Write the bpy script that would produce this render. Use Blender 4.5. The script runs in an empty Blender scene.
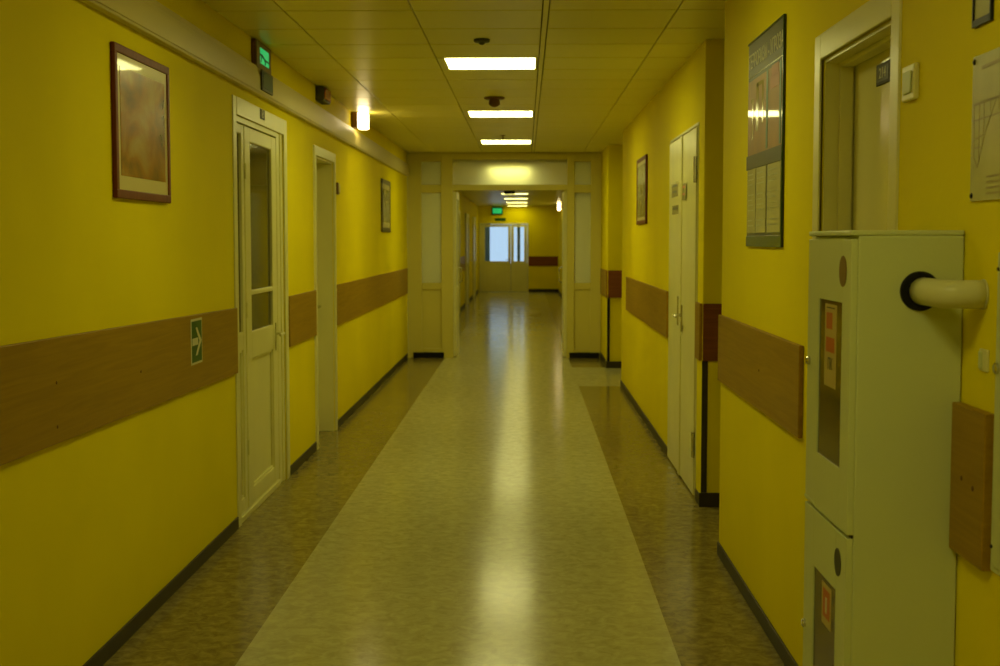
import bpy, bmesh, math, random
from mathutils import Vector, Matrix
random.seed(7)
S = bpy.context.scene
COL = S.collection

# ------------------------------------------------------------------ camera
F_PX = 1350.0
cam_d = bpy.data.cameras.new('camera')
cam_d.sensor_fit = 'HORIZONTAL'; cam_d.sensor_width = 36.0
cam_d.lens = F_PX * 36.0 / 1000.0
cam_d.clip_start = 0.05; cam_d.clip_end = 200
cam = bpy.data.objects.new('camera', cam_d); COL.objects.link(cam)
cam.location = (0, 0, 1.6)
cam.rotation_euler = (math.radians(90) - math.atan(93 / F_PX), 0, math.atan(25 / F_PX))
S.camera = cam
cam_d.dof.use_dof = True; cam_d.dof.focus_distance = 5.0; cam_d.dof.aperture_fstop = 6.0

# ------------------------------------------------------------------ world, exposure
W = bpy.data.worlds.new('overcast_sky'); S.world = W; W.use_nodes = True
bg = W.node_tree.nodes['Background']
bg.inputs[0].default_value = (0.52, 0.76, 1.0, 1); bg.inputs[1].default_value = 0.92
S.view_settings.view_transform = 'Standard'
S.view_settings.look = 'None'
S.view_settings.exposure = 0.0
S.view_settings.gamma = 1.0
S.view_settings.use_curve_mapping = False
LAMP = 17.5           # radiance of the ceiling tubes
LAMP_COL = (1.0, 0.95, 0.36)
LAMP_NEAR = 11.5      # same tubes, radiance lowered to balance near walls, cabinet and transom

# ------------------------------------------------------------------ materials
def lin(c):
    return tuple((x / 255 / 12.92) if x / 255 <= 0.04045 else ((x / 255 + 0.055) / 1.055) ** 2.4 for x in c)

def mat(name, col, rough=0.5, metal=0.0, spec=0.2, noise=None, bump=None, coat=0.0, linear=False):
    """col: linear rgb; noise=(scale, amount) mottles the colour; bump=(scale, strength)"""
    m = bpy.data.materials.new(name); m.use_nodes = True
    nt = m.node_tree; b = nt.nodes['Principled BSDF']
    b.inputs['Base Color'].default_value = (*col, 1)
    b.inputs['Roughness'].default_value = rough
    b.inputs['Metallic'].default_value = metal
    b.inputs['Specular IOR Level'].default_value = spec
    b.inputs['Coat Weight'].default_value = coat
    b.inputs['Coat Roughness'].default_value = 0.04; b.inputs['Coat IOR'].default_value = 1.4
    tc = nt.nodes.new('ShaderNodeTexCoord')
    if noise:
        n = nt.nodes.new('ShaderNodeTexNoise'); n.inputs['Scale'].default_value = noise[0]
        n.inputs['Detail'].default_value = 5
        r = nt.nodes.new('ShaderNodeValToRGB')
        a = noise[1]
        r.color_ramp.elements[0].position = 0.3; r.color_ramp.elements[1].position = 0.7
        r.color_ramp.elements[0].color = (*[c * (1 - a) for c in col], 1)
        r.color_ramp.elements[1].color = (*[min(1, c * (1 + a)) for c in col], 1)
        nt.links.new(tc.outputs['Object'], n.inputs['Vector'])
        nt.links.new(n.outputs['Fac'], r.inputs['Fac'])
        nt.links.new(r.outputs['Color'], b.inputs['Base Color'])
    if bump:
        n2 = nt.nodes.new('ShaderNodeTexNoise'); n2.inputs['Scale'].default_value = bump[0]
        bp = nt.nodes.new('ShaderNodeBump'); bp.inputs['Strength'].default_value = bump[1]
        bp.inputs['Distance'].default_value = 0.01
        nt.links.new(tc.outputs['Object'], n2.inputs['Vector'])
        nt.links.new(n2.outputs['Fac'], bp.inputs['Height'])
        nt.links.new(bp.outputs['Normal'], b.inputs['Normal'])
    return m

def emis(name, col, strength):
    m = bpy.data.materials.new(name); m.use_nodes = True
    nt = m.node_tree; b = nt.nodes['Principled BSDF']
    b.inputs['Base Color'].default_value = (*[min(1, c) for c in col], 1)
    b.inputs['Emission Color'].default_value = (*col, 1)
    b.inputs['Emission Strength'].default_value = strength
    return m

def wood(name, c1, c2, axis='Y', rough=0.4):
    m = bpy.data.materials.new(name); m.use_nodes = True
    nt = m.node_tree; b = nt.nodes['Principled BSDF']
    tc = nt.nodes.new('ShaderNodeTexCoord'); mp = nt.nodes.new('ShaderNodeMapping')
    sc = {'Y': (14, 0.8, 22), 'X': (0.8, 14, 22), 'Z': (14, 14, 0.8)}[axis]
    mp.inputs['Scale'].default_value = sc
    n = nt.nodes.new('ShaderNodeTexNoise'); n.inputs['Scale'].default_value = 2.0
    n.inputs['Detail'].default_value = 8; n.inputs['Distortion'].default_value = 1.2
    r = nt.nodes.new('ShaderNodeValToRGB')
    r.color_ramp.elements[0].position = 0.3; r.color_ramp.elements[1].position = 0.72
    r.color_ramp.elements[0].color = (*c1, 1); r.color_ramp.elements[1].color = (*c2, 1)
    nt.links.new(tc.outputs['Object'], mp.inputs['Vector']); nt.links.new(mp.outputs['Vector'], n.inputs['Vector'])
    nt.links.new(n.outputs['Fac'], r.inputs['Fac']); nt.links.new(r.outputs['Color'], b.inputs['Base Color'])
    b.inputs['Roughness'].default_value = rough
    b.inputs['Specular IOR Level'].default_value = 0.2
    return m

def glass(name, col=(1, 1, 1), rough=0.02, trans=1.0, base=None):
    m = bpy.data.materials.new(name); m.use_nodes = True
    b = m.node_tree.nodes['Principled BSDF']
    b.inputs['Base Color'].default_value = (*col, 1)
    b.inputs['Roughness'].default_value = rough
    b.inputs['Transmission Weight'].default_value = trans
    b.inputs['IOR'].default_value = 1.45
    return m

M = {}
M['yellow'] = mat('yellow_wall_paint', (0.81, 0.68, 0.001), 0.65, spec=0.03, noise=(1.3, 0.04), bump=(55, 0.06))
M['ceiling'] = mat('ceiling_metal_panel', (0.80, 0.74, 0.16), 0.34, spec=0.5, bump=(3, 0.03))
M['ceiling_gap'] = mat('ceiling_groove', (0.16, 0.135, 0.03), 0.6)
M['base'] = mat('dark_baseboard', (0.045, 0.036, 0.014), 0.45, noise=(6, 0.2))
M['black'] = mat('black_plastic', (0.008, 0.008, 0.007), 0.4)
M['white'] = mat('white_pvc', (0.74, 0.70, 0.27), 0.3, spec=0.3, noise=(2.5, 0.04))
M['white_paint'] = mat('white_gloss_paint', (0.76, 0.72, 0.27), 0.28, spec=0.35, noise=(3, 0.06), bump=(9, 0.05))
M['duct'] = mat('cable_duct_plastic', (0.60, 0.51, 0.16), 0.4)
M['cabinet'] = mat('powder_coated_steel', (0.58, 0.62, 0.27), 0.4, bump=(130, 0.05))
M['seam'] = mat('shadow_gap', (0.03, 0.028, 0.012), 0.7)
M['wood'] = wood('bumper_laminate', (0.28, 0.155, 0.003), (0.37, 0.215, 0.006))
M['wood_x'] = wood('bumper_laminate_red_shade', (0.17, 0.05, 0.015), (0.24, 0.075, 0.02), 'X')  # same wood as the other boards, shade of the passage faces in its colour
M['frame'] = wood('mahogany_frame', (0.13, 0.025, 0.004), (0.19, 0.045, 0.008), 'Z', 0.45)
M['frame_grey'] = mat('dark_bronze_frame', (0.10, 0.075, 0.03), 0.35)
M['mat'] = mat('passe_partout', (0.62, 0.54, 0.20), 0.35, coat=0.3)
M['metal'] = mat('brushed_metal', (0.6, 0.58, 0.5), 0.25, metal=1.0)
M['pane'] = glass('window_glass')
M['cream'] = mat('cream_enamel', (0.64, 0.57, 0.11), 0.35)
M['lamp_far'] = emis('lit_diffuser_far', (1.0, 0.93, 0.30), 5.5)
M['lamp_dim'] = emis('lit_diffuser_dim', LAMP_COL, LAMP_NEAR)
M['leaf_gloss'] = mat('glossy_white_leaf', (0.76, 0.72, 0.28), 0.16, spec=0.5)
M['transom'] = glass('transom_pane', (0.95, 0.95, 0.62), 0.32)
M['frost'] = glass('frosted_glass', (0.90, 0.93, 0.66), 0.35, 0.55)
M['dark_room_glass'] = mat('dark_door_glass', (0.05, 0.042, 0.010), 0.06, spec=0.4)  # opaque pane, dark of the unlit room behind put into its colour
M['cab_glass'] = mat('cabinet_window', (0.09, 0.06, 0.006), 0.10, spec=0.08)
M['sticker'] = mat('cream_sticker', (0.50, 0.38, 0.10), 0.4)
M['emblem'] = mat('orange_brown_print', (0.34, 0.11, 0.015), 0.4)
M['lamp'] = emis('lit_diffuser', LAMP_COL, LAMP)
M['wall_lamp'] = emis('lit_wall_diffuser', (1.0, 0.80, 0.42), 14)
M['exit'] = emis('lit_green_sign', (0.02, 0.46, 0.13), 0.8)
M['bezel'] = mat('greyish_bezel', (0.20, 0.14, 0.06), 0.4)
M['exit_dark'] = mat('dark_green_film', (0.004, 0.05, 0.02), 0.4)
M['sign_white'] = mat('sign_white', (0.62, 0.60, 0.36), 0.4)
M['sign_green'] = mat('safety_green', (0.015, 0.10, 0.02), 0.35)
M['sign_red'] = mat('sign_red', (0.46, 0.09, 0.01), 0.4)
M['grey_dark'] = mat('dark_grey_plastic', (0.08, 0.08, 0.045), 0.4)
M['bronze'] = mat('brown_plastic_housing', (0.16, 0.08, 0.025), 0.35)
M['redbrown'] = mat('unlit_red_panel', (0.42, 0.13, 0.03), 0.25)
M['ink'] = mat('printed_ink', (0.05, 0.045, 0.02), 0.5)
M['paper'] = mat('laminated_paper', (0.52, 0.50, 0.22), 0.25, noise=(9, 0.06), coat=0.5)
M['pipe'] = mat('white_pipe', (0.60, 0.58, 0.26), 0.3)
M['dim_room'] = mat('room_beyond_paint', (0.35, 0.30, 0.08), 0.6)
M['outer_blue'] = mat('outer_window_frame', (0.10, 0.16, 0.30), 0.4)

# the print behind glass of the near picture
def print_mat(name, cols, scale, seed):
    m = bpy.data.materials.new(name); m.use_nodes = True
    nt = m.node_tree; b = nt.nodes['Principled BSDF']
    tc = nt.nodes.new('ShaderNodeTexCoord'); mp = nt.nodes.new('ShaderNodeMapping')
    mp.inputs['Scale'].default_value = (1, 1.2, 1.5); mp.inputs['Location'].default_value = (seed, seed, 0)
    n = nt.nodes.new('ShaderNodeTexNoise'); n.inputs['Scale'].default_value = scale; n.inputs['Detail'].default_value = 4
    n.inputs['Distortion'].default_value = 0.6
    r = nt.nodes.new('ShaderNodeValToRGB')
    e = r.color_ramp.elements
    e[0].position = 0.32; e[0].color = (*cols[0], 1); e[1].position = 0.70; e[1].color = (*cols[2], 1)
    k = e.new(0.52); k.color = (*cols[1], 1)
    nt.links.new(tc.outputs['Object'], mp.inputs['Vector']); nt.links.new(mp.outputs['Vector'], n.inputs['Vector'])
    nt.links.new(n.outputs['Fac'], r.inputs['Fac']); nt.links.new(r.outputs['Color'], b.inputs['Base Color'])
    b.inputs['Roughness'].default_value = 0.25
    b.inputs['Specular IOR Level'].default_value = 0.1; b.inputs['Coat Weight'].default_value = 0.3; b.inputs['Coat Roughness'].default_value = 0.03
    return m
M['print'] = print_mat('landscape_print', [(0.12, 0.07, 0.005), (0.33, 0.15, 0.01), (0.46, 0.32, 0.07)], 3.4, 4.0)
M['print_b'] = print_mat('pale_print', [(0.24, 0.22, 0.06), (0.36, 0.33, 0.10), (0.42, 0.40, 0.2)], 4, 2.0)

# linoleum: light centre lane, darker mottled lanes at both sides
def floor_mat():
    m = bpy.data.materials.new('linoleum'); m.use_nodes = True
    nt = m.node_tree; N = nt.nodes; Lk = nt.links; b = N['Principled BSDF']
    tc = N.new('ShaderNodeTexCoord'); sp = N.new('ShaderNodeSeparateXYZ')
    Lk.new(tc.outputs['Object'], sp.inputs[0])
    def math_(op, a, bb=None, c=None):
        n = N.new('ShaderNodeMath'); n.operation = op
        for i, v in enumerate((a, bb, c)):
            if v is None: continue
            if isinstance(v, (int, float)): n.inputs[i].default_value = v
            else: Lk.new(v, n.inputs[i])
        return n.outputs[0]
    x, y = sp.outputs[0], sp.outputs[1]
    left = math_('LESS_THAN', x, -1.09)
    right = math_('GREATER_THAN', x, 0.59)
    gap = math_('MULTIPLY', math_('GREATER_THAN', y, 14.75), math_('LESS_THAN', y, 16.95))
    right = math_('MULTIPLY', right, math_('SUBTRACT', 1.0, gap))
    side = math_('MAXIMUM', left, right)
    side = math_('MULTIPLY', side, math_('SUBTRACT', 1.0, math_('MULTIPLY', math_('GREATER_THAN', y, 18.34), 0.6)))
    def mott(c1, c2, sx, sy, scale):
        mp = N.new('ShaderNodeMapping'); mp.inputs['Scale'].default_value = (sx, sy, 1)
        n = N.new('ShaderNodeTexNoise'); n.inputs['Scale'].default_value = scale; n.inputs['Detail'].default_value = 6
        n.inputs['Roughness'].default_value = 0.65; n.inputs['Distortion'].default_value = 0.8
        r = N.new('ShaderNodeValToRGB'); r.color_ramp.elements[0].position = 0.35; r.color_ramp.elements[1].position = 0.65
        r.color_ramp.elements[0].color = (*c1, 1); r.color_ramp.elements[1].color = (*c2, 1)
        Lk.new(tc.outputs['Object'], mp.inputs[0]); Lk.new(mp.outputs[0], n.inputs['Vector'])
        Lk.new(n.outputs['Fac'], r.inputs[0]); return r.outputs[0]
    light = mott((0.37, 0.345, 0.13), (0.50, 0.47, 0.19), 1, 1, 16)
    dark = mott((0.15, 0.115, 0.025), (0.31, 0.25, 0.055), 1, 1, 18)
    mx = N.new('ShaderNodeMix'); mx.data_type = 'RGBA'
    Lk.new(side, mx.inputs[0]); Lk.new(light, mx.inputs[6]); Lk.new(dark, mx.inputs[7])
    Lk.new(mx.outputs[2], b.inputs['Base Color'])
    # polish wear
    n = N.new('ShaderNodeTexNoise'); n.inputs['Scale'].default_value = 2.2; n.inputs['Detail'].default_value = 5
    Lk.new(tc.outputs['Object'], n.inputs['Vector'])
    mr = N.new('ShaderNodeMapRange'); mr.inputs[3].default_value = 0.13; mr.inputs[4].default_value = 0.19
    Lk.new(n.outputs['Fac'], mr.inputs[0]); Lk.new(mr.outputs[0], b.inputs['Roughness'])
    b.inputs['Specular IOR Level'].default_value = 0.10
    n2 = N.new('ShaderNodeTexNoise'); n2.inputs['Scale'].default_value = 3.5; n2.inputs['Detail'].default_value = 3
    Lk.new(tc.outputs['Object'], n2.inputs['Vector'])
    bp = N.new('ShaderNodeBump'); bp.inputs['Strength'].default_value = 0.03; bp.inputs['Distance'].default_value = 0.01
    Lk.new(n2.outputs['Fac'], bp.inputs['Height']); Lk.new(bp.outputs[0], b.inputs['Normal'])
    return m
M['floor'] = floor_mat()

# ------------------------------------------------------------------ mesh helpers
def hexa(bm, pts, bev=0.0):
    """8 points: bottom ring 0-3, top ring 4-7"""
    v = [bm.verts.new(p) for p in pts]
    fs = [(0, 3, 2, 1), (4, 5, 6, 7), (0, 1, 5, 4), (1, 2, 6, 5), (2, 3, 7, 6), (3, 0, 4, 7)]
    faces = [bm.faces.new([v[i] for i in f]) for f in fs]
    if bev > 0:
        es = list({e for f in faces for e in f.edges})
        bmesh.ops.bevel(bm, geom=es, offset=bev, segments=2, affect='EDGES', profile=0.5)

def box(bm, x0, x1, y0, y1, z0, z1, bev=0.0):
    x0, x1 = sorted((x0, x1)); y0, y1 = sorted((y0, y1)); z0, z1 = sorted((z0, z1))
    hexa(bm, [(x0, y0, z0), (x1, y0, z0), (x1, y1, z0), (x0, y1, z0),
              (x0, y0, z1), (x1, y0, z1), (x1, y1, z1), (x0, y1, z1)], bev)

def lathe(bm, c, axis, prof, seg=28):
    """prof: [(radius, distance along axis)]; closed at both ends"""
    a = Vector(axis).normalized(); c = Vector(c)
    t = Vector((0, 0, 1)) if abs(a.z) < 0.9 else Vector((1, 0, 0))
    u = a.cross(t).normalized(); w = a.cross(u)
    rings = []
    for r, d in prof:
        rings.append([bm.verts.new(c + a * d + u * (r * math.cos(2 * math.pi * k / seg)) + w * (r * math.sin(2 * math.pi * k / seg))) for k in range(seg)])
    for i in range(len(rings) - 1):
        for k in range(seg):
            k2 = (k + 1) % seg
            bm.faces.new([rings[i][k], rings[i][k2], rings[i + 1][k2], rings[i + 1][k]])
    bm.faces.new(list(reversed(rings[0]))); bm.faces.new(rings[-1])
    return rings

def tube(bm, pts, r, seg=14):
    pts = [Vector(p) for p in pts]
    rings = []; prev = None
    for i, p in enumerate(pts):
        d = (pts[min(i + 1, len(pts) - 1)] - pts[max(i - 1, 0)]).normalized()
        if prev is None:
            t = Vector((0, 0, 1)) if abs(d.z) < 0.9 else Vector((1, 0, 0))
            u = d.cross(t).normalized()
        else:
            u = (prev - d * prev.dot(d)).normalized()
        prev = u; w = d.cross(u)
        rr = r[i] if isinstance(r, (list, tuple)) else r
        rings.append([bm.verts.new(p + u * (rr * math.cos(2 * math.pi * k / seg)) + w * (rr * math.sin(2 * math.pi * k / seg))) for k in range(seg)])
    for i in range(len(rings) - 1):
        for k in range(seg):
            k2 = (k + 1) % seg
            bm.faces.new([rings[i][k], rings[i][k2], rings[i + 1][k2], rings[i + 1][k]])
    bm.faces.new(list(reversed(rings[0]))); bm.faces.new(rings[-1])

def prism(bm, pts2, fr, d0, d1):
    """extrude a polygon given in the frame's (u,v) plane"""
    a = [bm.verts.new(fr.p(u, v, d0)) for u, v in pts2]
    b = [bm.verts.new(fr.p(u, v, d1)) for u, v in pts2]
    n = len(a)
    bm.faces.new(a); bm.faces.new(list(reversed(b)))
    for i in range(n):
        j = (i + 1) % n
        bm.faces.new([a[i], b[i], b[j], a[j]])

class Frame:
    """a wall plane: u to the viewer's right, v up, d out of the wall"""
    def __init__(s, o, r, n): s.o = Vector(o); s.r = Vector(r); s.n = Vector(n)
    def p(s, u, v, d): return s.o + s.r * u + Vector((0, 0, v)) + s.n * d
    def box(s, bm, u0, u1, v0, v1, d0, d1, bev=0.0):
        a, b = s.p(u0, v0, d0), s.p(u1, v1, d1)
        box(bm, a.x, b.x, a.y, b.y, a.z, b.z, bev)

XL, XN, XF = -1.597, 0.99, 1.06
CZ, CZ2 = 2.775, 2.64
LW = Frame((XL, 0, 0), (0, 1, 0), (1, 0, 0))       # u = Y
RN = Frame((XN, 0, 0), (0, -1, 0), (-1, 0, 0))     # u = -Y
RF = Frame((XF, 0, 0), (0, -1, 0), (-1, 0, 0))
EN = Frame((0, 41.5, 0), (1, 0, 0), (0, -1, 0))    # end wall, u = X

def BM(): return bmesh.new()

def obj(name, bm, m, parent=None, smooth=False, origin=None):
    bmesh.ops.recalc_face_normals(bm, faces=bm.faces)
    if parent is not None: org = world_loc(parent)
    elif origin is not None: org = Vector(origin)
    else:
        xs = [v.co for v in bm.verts]
        lo = Vector([min(c[i] for c in xs) for i in range(3)]); hi = Vector([max(c[i] for c in xs) for i in range(3)])
        org = Vector(((lo.x + hi.x) / 2, (lo.y + hi.y) / 2, lo.z))
    me = bpy.data.meshes.new(name)
    bmesh.ops.translate(bm, verts=bm.verts, vec=-org)
    bm.to_mesh(me); bm.free()
    if isinstance(m, (list, tuple)):
        for q in m: me.materials.append(q)
    else: me.materials.append(m)
    if smooth:
        for p in me.polygons: p.use_smooth = True
    o = bpy.data.objects.new(name, me); COL.objects.link(o)
    if parent is not None: o.parent = parent
    else: o.location = org
    return o

def world_loc(o):
    v = Vector(o.location)
    while o.parent: o = o.parent; v += Vector(o.location)
    return v

def tag(o, label, cat, group=None):
    o['label'] = label; o['category'] = cat
    if group: o['group'] = group
    return o

def thing(name, label, cat, loc, group=None):
    o = bpy.data.objects.new(name, None); COL.objects.link(o); o.location = loc
    o.empty_display_size = 0.1
    return tag(o, label, cat, group)

def struct(name, bm, m, parent=None, origin=(0, 0, 0)):
    o = obj(name, bm, m, parent, origin=origin)
    if parent is None: o['kind'] = 'structure'
    return o

def struct_empty(name, loc):
    o = bpy.data.objects.new(name, None); COL.objects.link(o); o.location = loc
    o['kind'] = 'structure'; o.empty_display_size = 0.1
    return o

def text(name, s, fr, u, v, size, d, m, parent, sx=1.0, align='CENTER'):
    cu = bpy.data.curves.new(name, 'FONT'); cu.body = s; cu.size = size; cu.extrude = 0.0006
    cu.align_x = align; cu.align_y = 'CENTER'; cu.resolution_u = 3
    t = bpy.data.objects.new(name, cu); COL.objects.link(t)
    dg = bpy.context.evaluated_depsgraph_get(); dg.update()
    me = bpy.data.meshes.new_from_object(t.evaluated_get(dg))
    bpy.data.objects.remove(t)
    bm = BM(); bm.from_mesh(me); bpy.data.meshes.remove(me)
    for w in bm.verts:
        c = w.co.copy(); w.co = fr.p(u + c.x * sx, v + c.y, d + c.z)
    return obj(name, bm, m, parent)

# ------------------------------------------------------------------ room shell
bm = BM(); box(bm, -2.0, 3.2, -3.2, 18.35, -0.2, 0); box(bm, -2.0, 3.2, 18.35, 44.5, -0.2, 0)
struct('floor', bm, M['floor'])

YB = -3.0
def wall_run(bm, x0, x1, y0, y1, holes, h):
    """wall between y0 and y1 with door holes (ya, yb, top)"""
    y = y0
    for a, b_, top in holes:
        box(bm, x0, x1, y, a, 0, h); box(bm, x0, x1, a, b_, top, h); y = b_
    box(bm, x0, x1, y, y1, 0, h)

D1 = (7.47, 8.93, 2.29); D2 = (10.27, 11.24, 2.24)
bm = BM(); wall_run(bm, -1.85, XL, YB, 18.3, [D1, D2], CZ + 0.12)
struct('wall_left', bm, M['yellow'])
DN = (3.70, 4.575, 2.20)
bm = BM(); wall_run(bm, XN, 1.25, YB, 6.81, [DN], CZ + 0.12)
box(bm, 1.25, 3.0, 6.60, 6.81, 0, CZ + 0.12)
struct('wall_right_near', bm, M['yellow'])
DF = (8.32, 9.88, 2.30)
bm = BM(); wall_run(bm, XF, 1.30, 8.05, 14.80, [DF], CZ + 0.12)
box(bm, 1.30, 3.0, 8.05, 8.30, 0, CZ + 0.12); box(bm, 1.30, 3.0, 14.55, 14.80, 0, CZ + 0.12)
struct('wall_right_middle', bm, M['yellow'])
bm = BM(); box(bm, 1.03, 3.0, 16.86, 18.45, 0, CZ + 0.12); struct('wall_right_far', bm, M['yellow'])
bm = BM(); box(bm, 3.0, 3.2, 6.60, 8.30, 0, CZ + 0.12); struct('wall_passage_end', bm, M['yellow'])
bm = BM(); box(bm, 3.0, 3.2, 14.55, 17.1, 0, CZ + 0.12); struct('wall_side_lobby_end', bm, M['yellow'])
bm = BM(); box(bm, -1.85, 1.25, YB - 0.2, YB, 0, CZ + 0.12); struct('wall_behind', bm, M['yellow'])
# dim rooms behind the doors
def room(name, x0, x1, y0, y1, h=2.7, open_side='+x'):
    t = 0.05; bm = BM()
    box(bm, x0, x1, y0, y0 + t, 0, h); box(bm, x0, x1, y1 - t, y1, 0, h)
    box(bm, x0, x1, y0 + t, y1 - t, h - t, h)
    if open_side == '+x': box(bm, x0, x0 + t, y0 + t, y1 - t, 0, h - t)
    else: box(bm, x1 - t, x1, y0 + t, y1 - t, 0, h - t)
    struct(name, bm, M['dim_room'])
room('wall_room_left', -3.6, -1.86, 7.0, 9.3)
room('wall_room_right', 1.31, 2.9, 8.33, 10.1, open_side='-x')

# corridor beyond the partition
XL2, XR2 = -1.45, 1.03
bm = BM(); wall_run(bm, XL2 - 0.25, XL2, 18.45, 41.5, [], CZ2 + 0.1); struct('wall_left_far', bm, M['yellow'])
bm = BM(); box(bm, XR2, XR2 + 0.25, 18.45, 41.5, 0, CZ2 + 0.1); struct('wall_right_beyond', bm, M['yellow'])
bm = BM()
DE = (-1.37, 0.07, 2.08)
box(bm, -2.0, DE[0], 41.5, 41.7, 0, CZ2 + 0.1); box(bm, DE[0], DE[1], 41.5, 41.7, DE[2], CZ2 + 0.1); box(bm, DE[1], 2.0, 41.5, 41.7, 0, CZ2 + 0.1)
struct('wall_end', bm, M['yellow'])

# ceiling: metal panels between runners, real gaps
bm = BM(); box(bm, -1.85, 3.2, YB - 0.2, 18.45, CZ + 0.016, CZ + 0.12)
backing = struct('ceiling_backing', bm, M['ceiling_gap']); backing.name = 'ceiling'
runners = [-1.243, -0.578, 0.105, 0.778]
RWS = [0.001, 0.001, 0.018, 0.001]
LIGHT_Y = [8.83, 12.455, 16.08]
bm = BM()
box(bm, runners[2] - 0.013, runners[2] + 0.013, YB, 18.30, CZ - 0.001, CZ + 0.014, 0.002)
bands = [(XL, runners[0]), (runners[0], runners[1]), (runners[1], runners[2]), (runners[2], runners[3]), (runners[3], 3.0)]
n0 = int(math.floor((YB - 8.83) / 0.604)) + 1
for bi, (a, b_) in enumerate(bands):
    a2 = a + (RWS[bi - 1] if bi > 0 else 0.002); b2 = b_ - (RWS[bi] if b_ < 2.9 else 0)
    for k in range(n0, 16):
        y0 = 8.83 + 0.604 * k; y1 = min(y0 + 0.604, 18.28)
        if y0 > 18.2: continue
        if bi == 2 and k in (0, 6, 12, -6, -12, -18): continue
        box(bm, a2 + 0.0022, b2 - 0.0022, y0 + 0.009, y1 - 0.009, CZ, CZ + 0.014, 0.003)
cp = obj('ceiling_panels', bm, M['ceiling'], backing)
# ceiling beyond
bm = BM(); box(bm, -1.85, 1.3, 18.45, 44.5, CZ2, CZ2 + 0.25); struct('ceiling_beyond', bm, M['ceiling'])

# baseboards
def baseboard(name, fr, runs, h=0.068, t=0.010):
    bm = BM()
    for a, b_ in runs: fr.box(bm, a, b_, 0.001, h, 0, t, 0.003)
    return struct(name, bm, M['base'])
baseboard('baseboard_left', LW, [(YB, 7.38), (9.04, 10.19), (11.32, 18.2)])
baseboard('baseboard_right_near', RN, [(-3.60, 2.9), (-6.81, -4.70)])
baseboard('baseboard_right_middle', RF, [(-8.28, -8.05), (-14.8, -9.92)])
bm = BM(); box(bm, XF - 0.014, 3.0, 8.036, 8.05, 0.001, 0.085); box(bm, 1.016, 3.0, 16.846, 16.86, 0.001, 0.085, ); box(bm, 1.016, 1.03, 16.86, 18.2, 0.001, 0.085)
struct('baseboard_passages', bm, M['base'])
bm = BM(); box(bm, XL2, XL2 + 0.014, 19.2, 41.5, 0.001, 0.085); box(bm, 0.10, XR2, 41.486, 41.5, 0.001, 0.10); box(bm, XR2 - 0.014, XR2, 19.2, 41.4, 0.001, 0.085)
struct('baseboard_far', bm, M['base'])

# cable duct high on the left wall
bm = BM(); LW.box(bm, YB, 18.2, 2.452, 2.585, 0, 0.038, 0.005); LW.box(bm, YB, 18.2, 2.585, 2.618, 0, 0.028, 0.004)
LW.box(bm, YB, 18.2, 2.465, 2.565, 0.038, 0.043, 0.003)
struct('trim_1', bm, M['duct'])

# corner guards
bm = BM(); box(bm, XF - 0.003, XF + 0.032, 8.045, 8.049, 0.086, 0.88)
struct('trim_2', bm, M['base'])
bm = BM(); box(bm, 1.026, 1.06, 16.852, 16.859, 0.086, 0.88)
struct('trim_3', bm, M['black'])

# ------------------------------------------------------------------ doors
def casing(fr, u0, u1, top, w, d0, d1, bm):
    """three-sided frame round an opening u0..u1"""
    fr.box(bm, u0 - w, u0, 0, top + w, d0, d1, 0.004)
    fr.box(bm, u1, u1 + w, 0, top + w, d0, d1, 0.004)
    fr.box(bm, u0, u1, top, top + w, d0, d1, 0.004)

def lever(parent, fr, u, v, d, direction=1, m=None, name='handle', plate=True):
    bm = BM(); m = m or M['metal']
    if plate: fr.box(bm, u - 0.018, u + 0.018, v - 0.11, v + 0.07, d, d + 0.010, 0.004)
    p0 = fr.p(u, v, d + 0.01); p1 = fr.p(u, v, d + 0.045); p2 = fr.p(u + direction * 0.012, v, d + 0.055); p3 = fr.p(u + direction * 0.12, v - 0.004, d + 0.052)
    tube(bm, [p0, p1, p2, p3], 0.0095, 10)
    return obj(name, bm, m, parent, smooth=False)

# door 1: white plastic double door with narrow side leaf, left
d1 = struct_empty('door_1', (XL, 8.15, 0))
bm = BM()
LW.box(bm, D1[0] - 0.085, D1[0], 0, D1[2] + 0.10, -0.0, 0.008, 0.003); LW.box(bm, D1[1], D1[1] + 0.10, 0, D1[2] + 0.10, -0.0, 0.010, 0.003)
LW.box(bm, D1[0], D1[1], D1[2], D1[2] + 0.10, -0.0, 0.010, 0.003)
LW.box(bm, D1[0], D1[0] + 0.03, 0, D1[2], -0.12, -0.004); LW.box(bm, 8.745, 8.85, 0, D1[2], -0.12, -0.010, 0.004); LW.box(bm, 8.85, D1[1], 0, D1[2], -0.12, -0.004, 0.004); LW.box(bm, D1[0] + 0.03, 8.745, D1[2] - 0.03, D1[2], -0.12, -0.004)
obj('door_frame', bm, M['white'], d1)
bm = BM(); LW.box(bm, D1[0] + 0.03, 8.745, 0, 0.035, -0.12, 0.0, 0.004); obj('threshold', bm, M['white'], d1)
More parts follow.
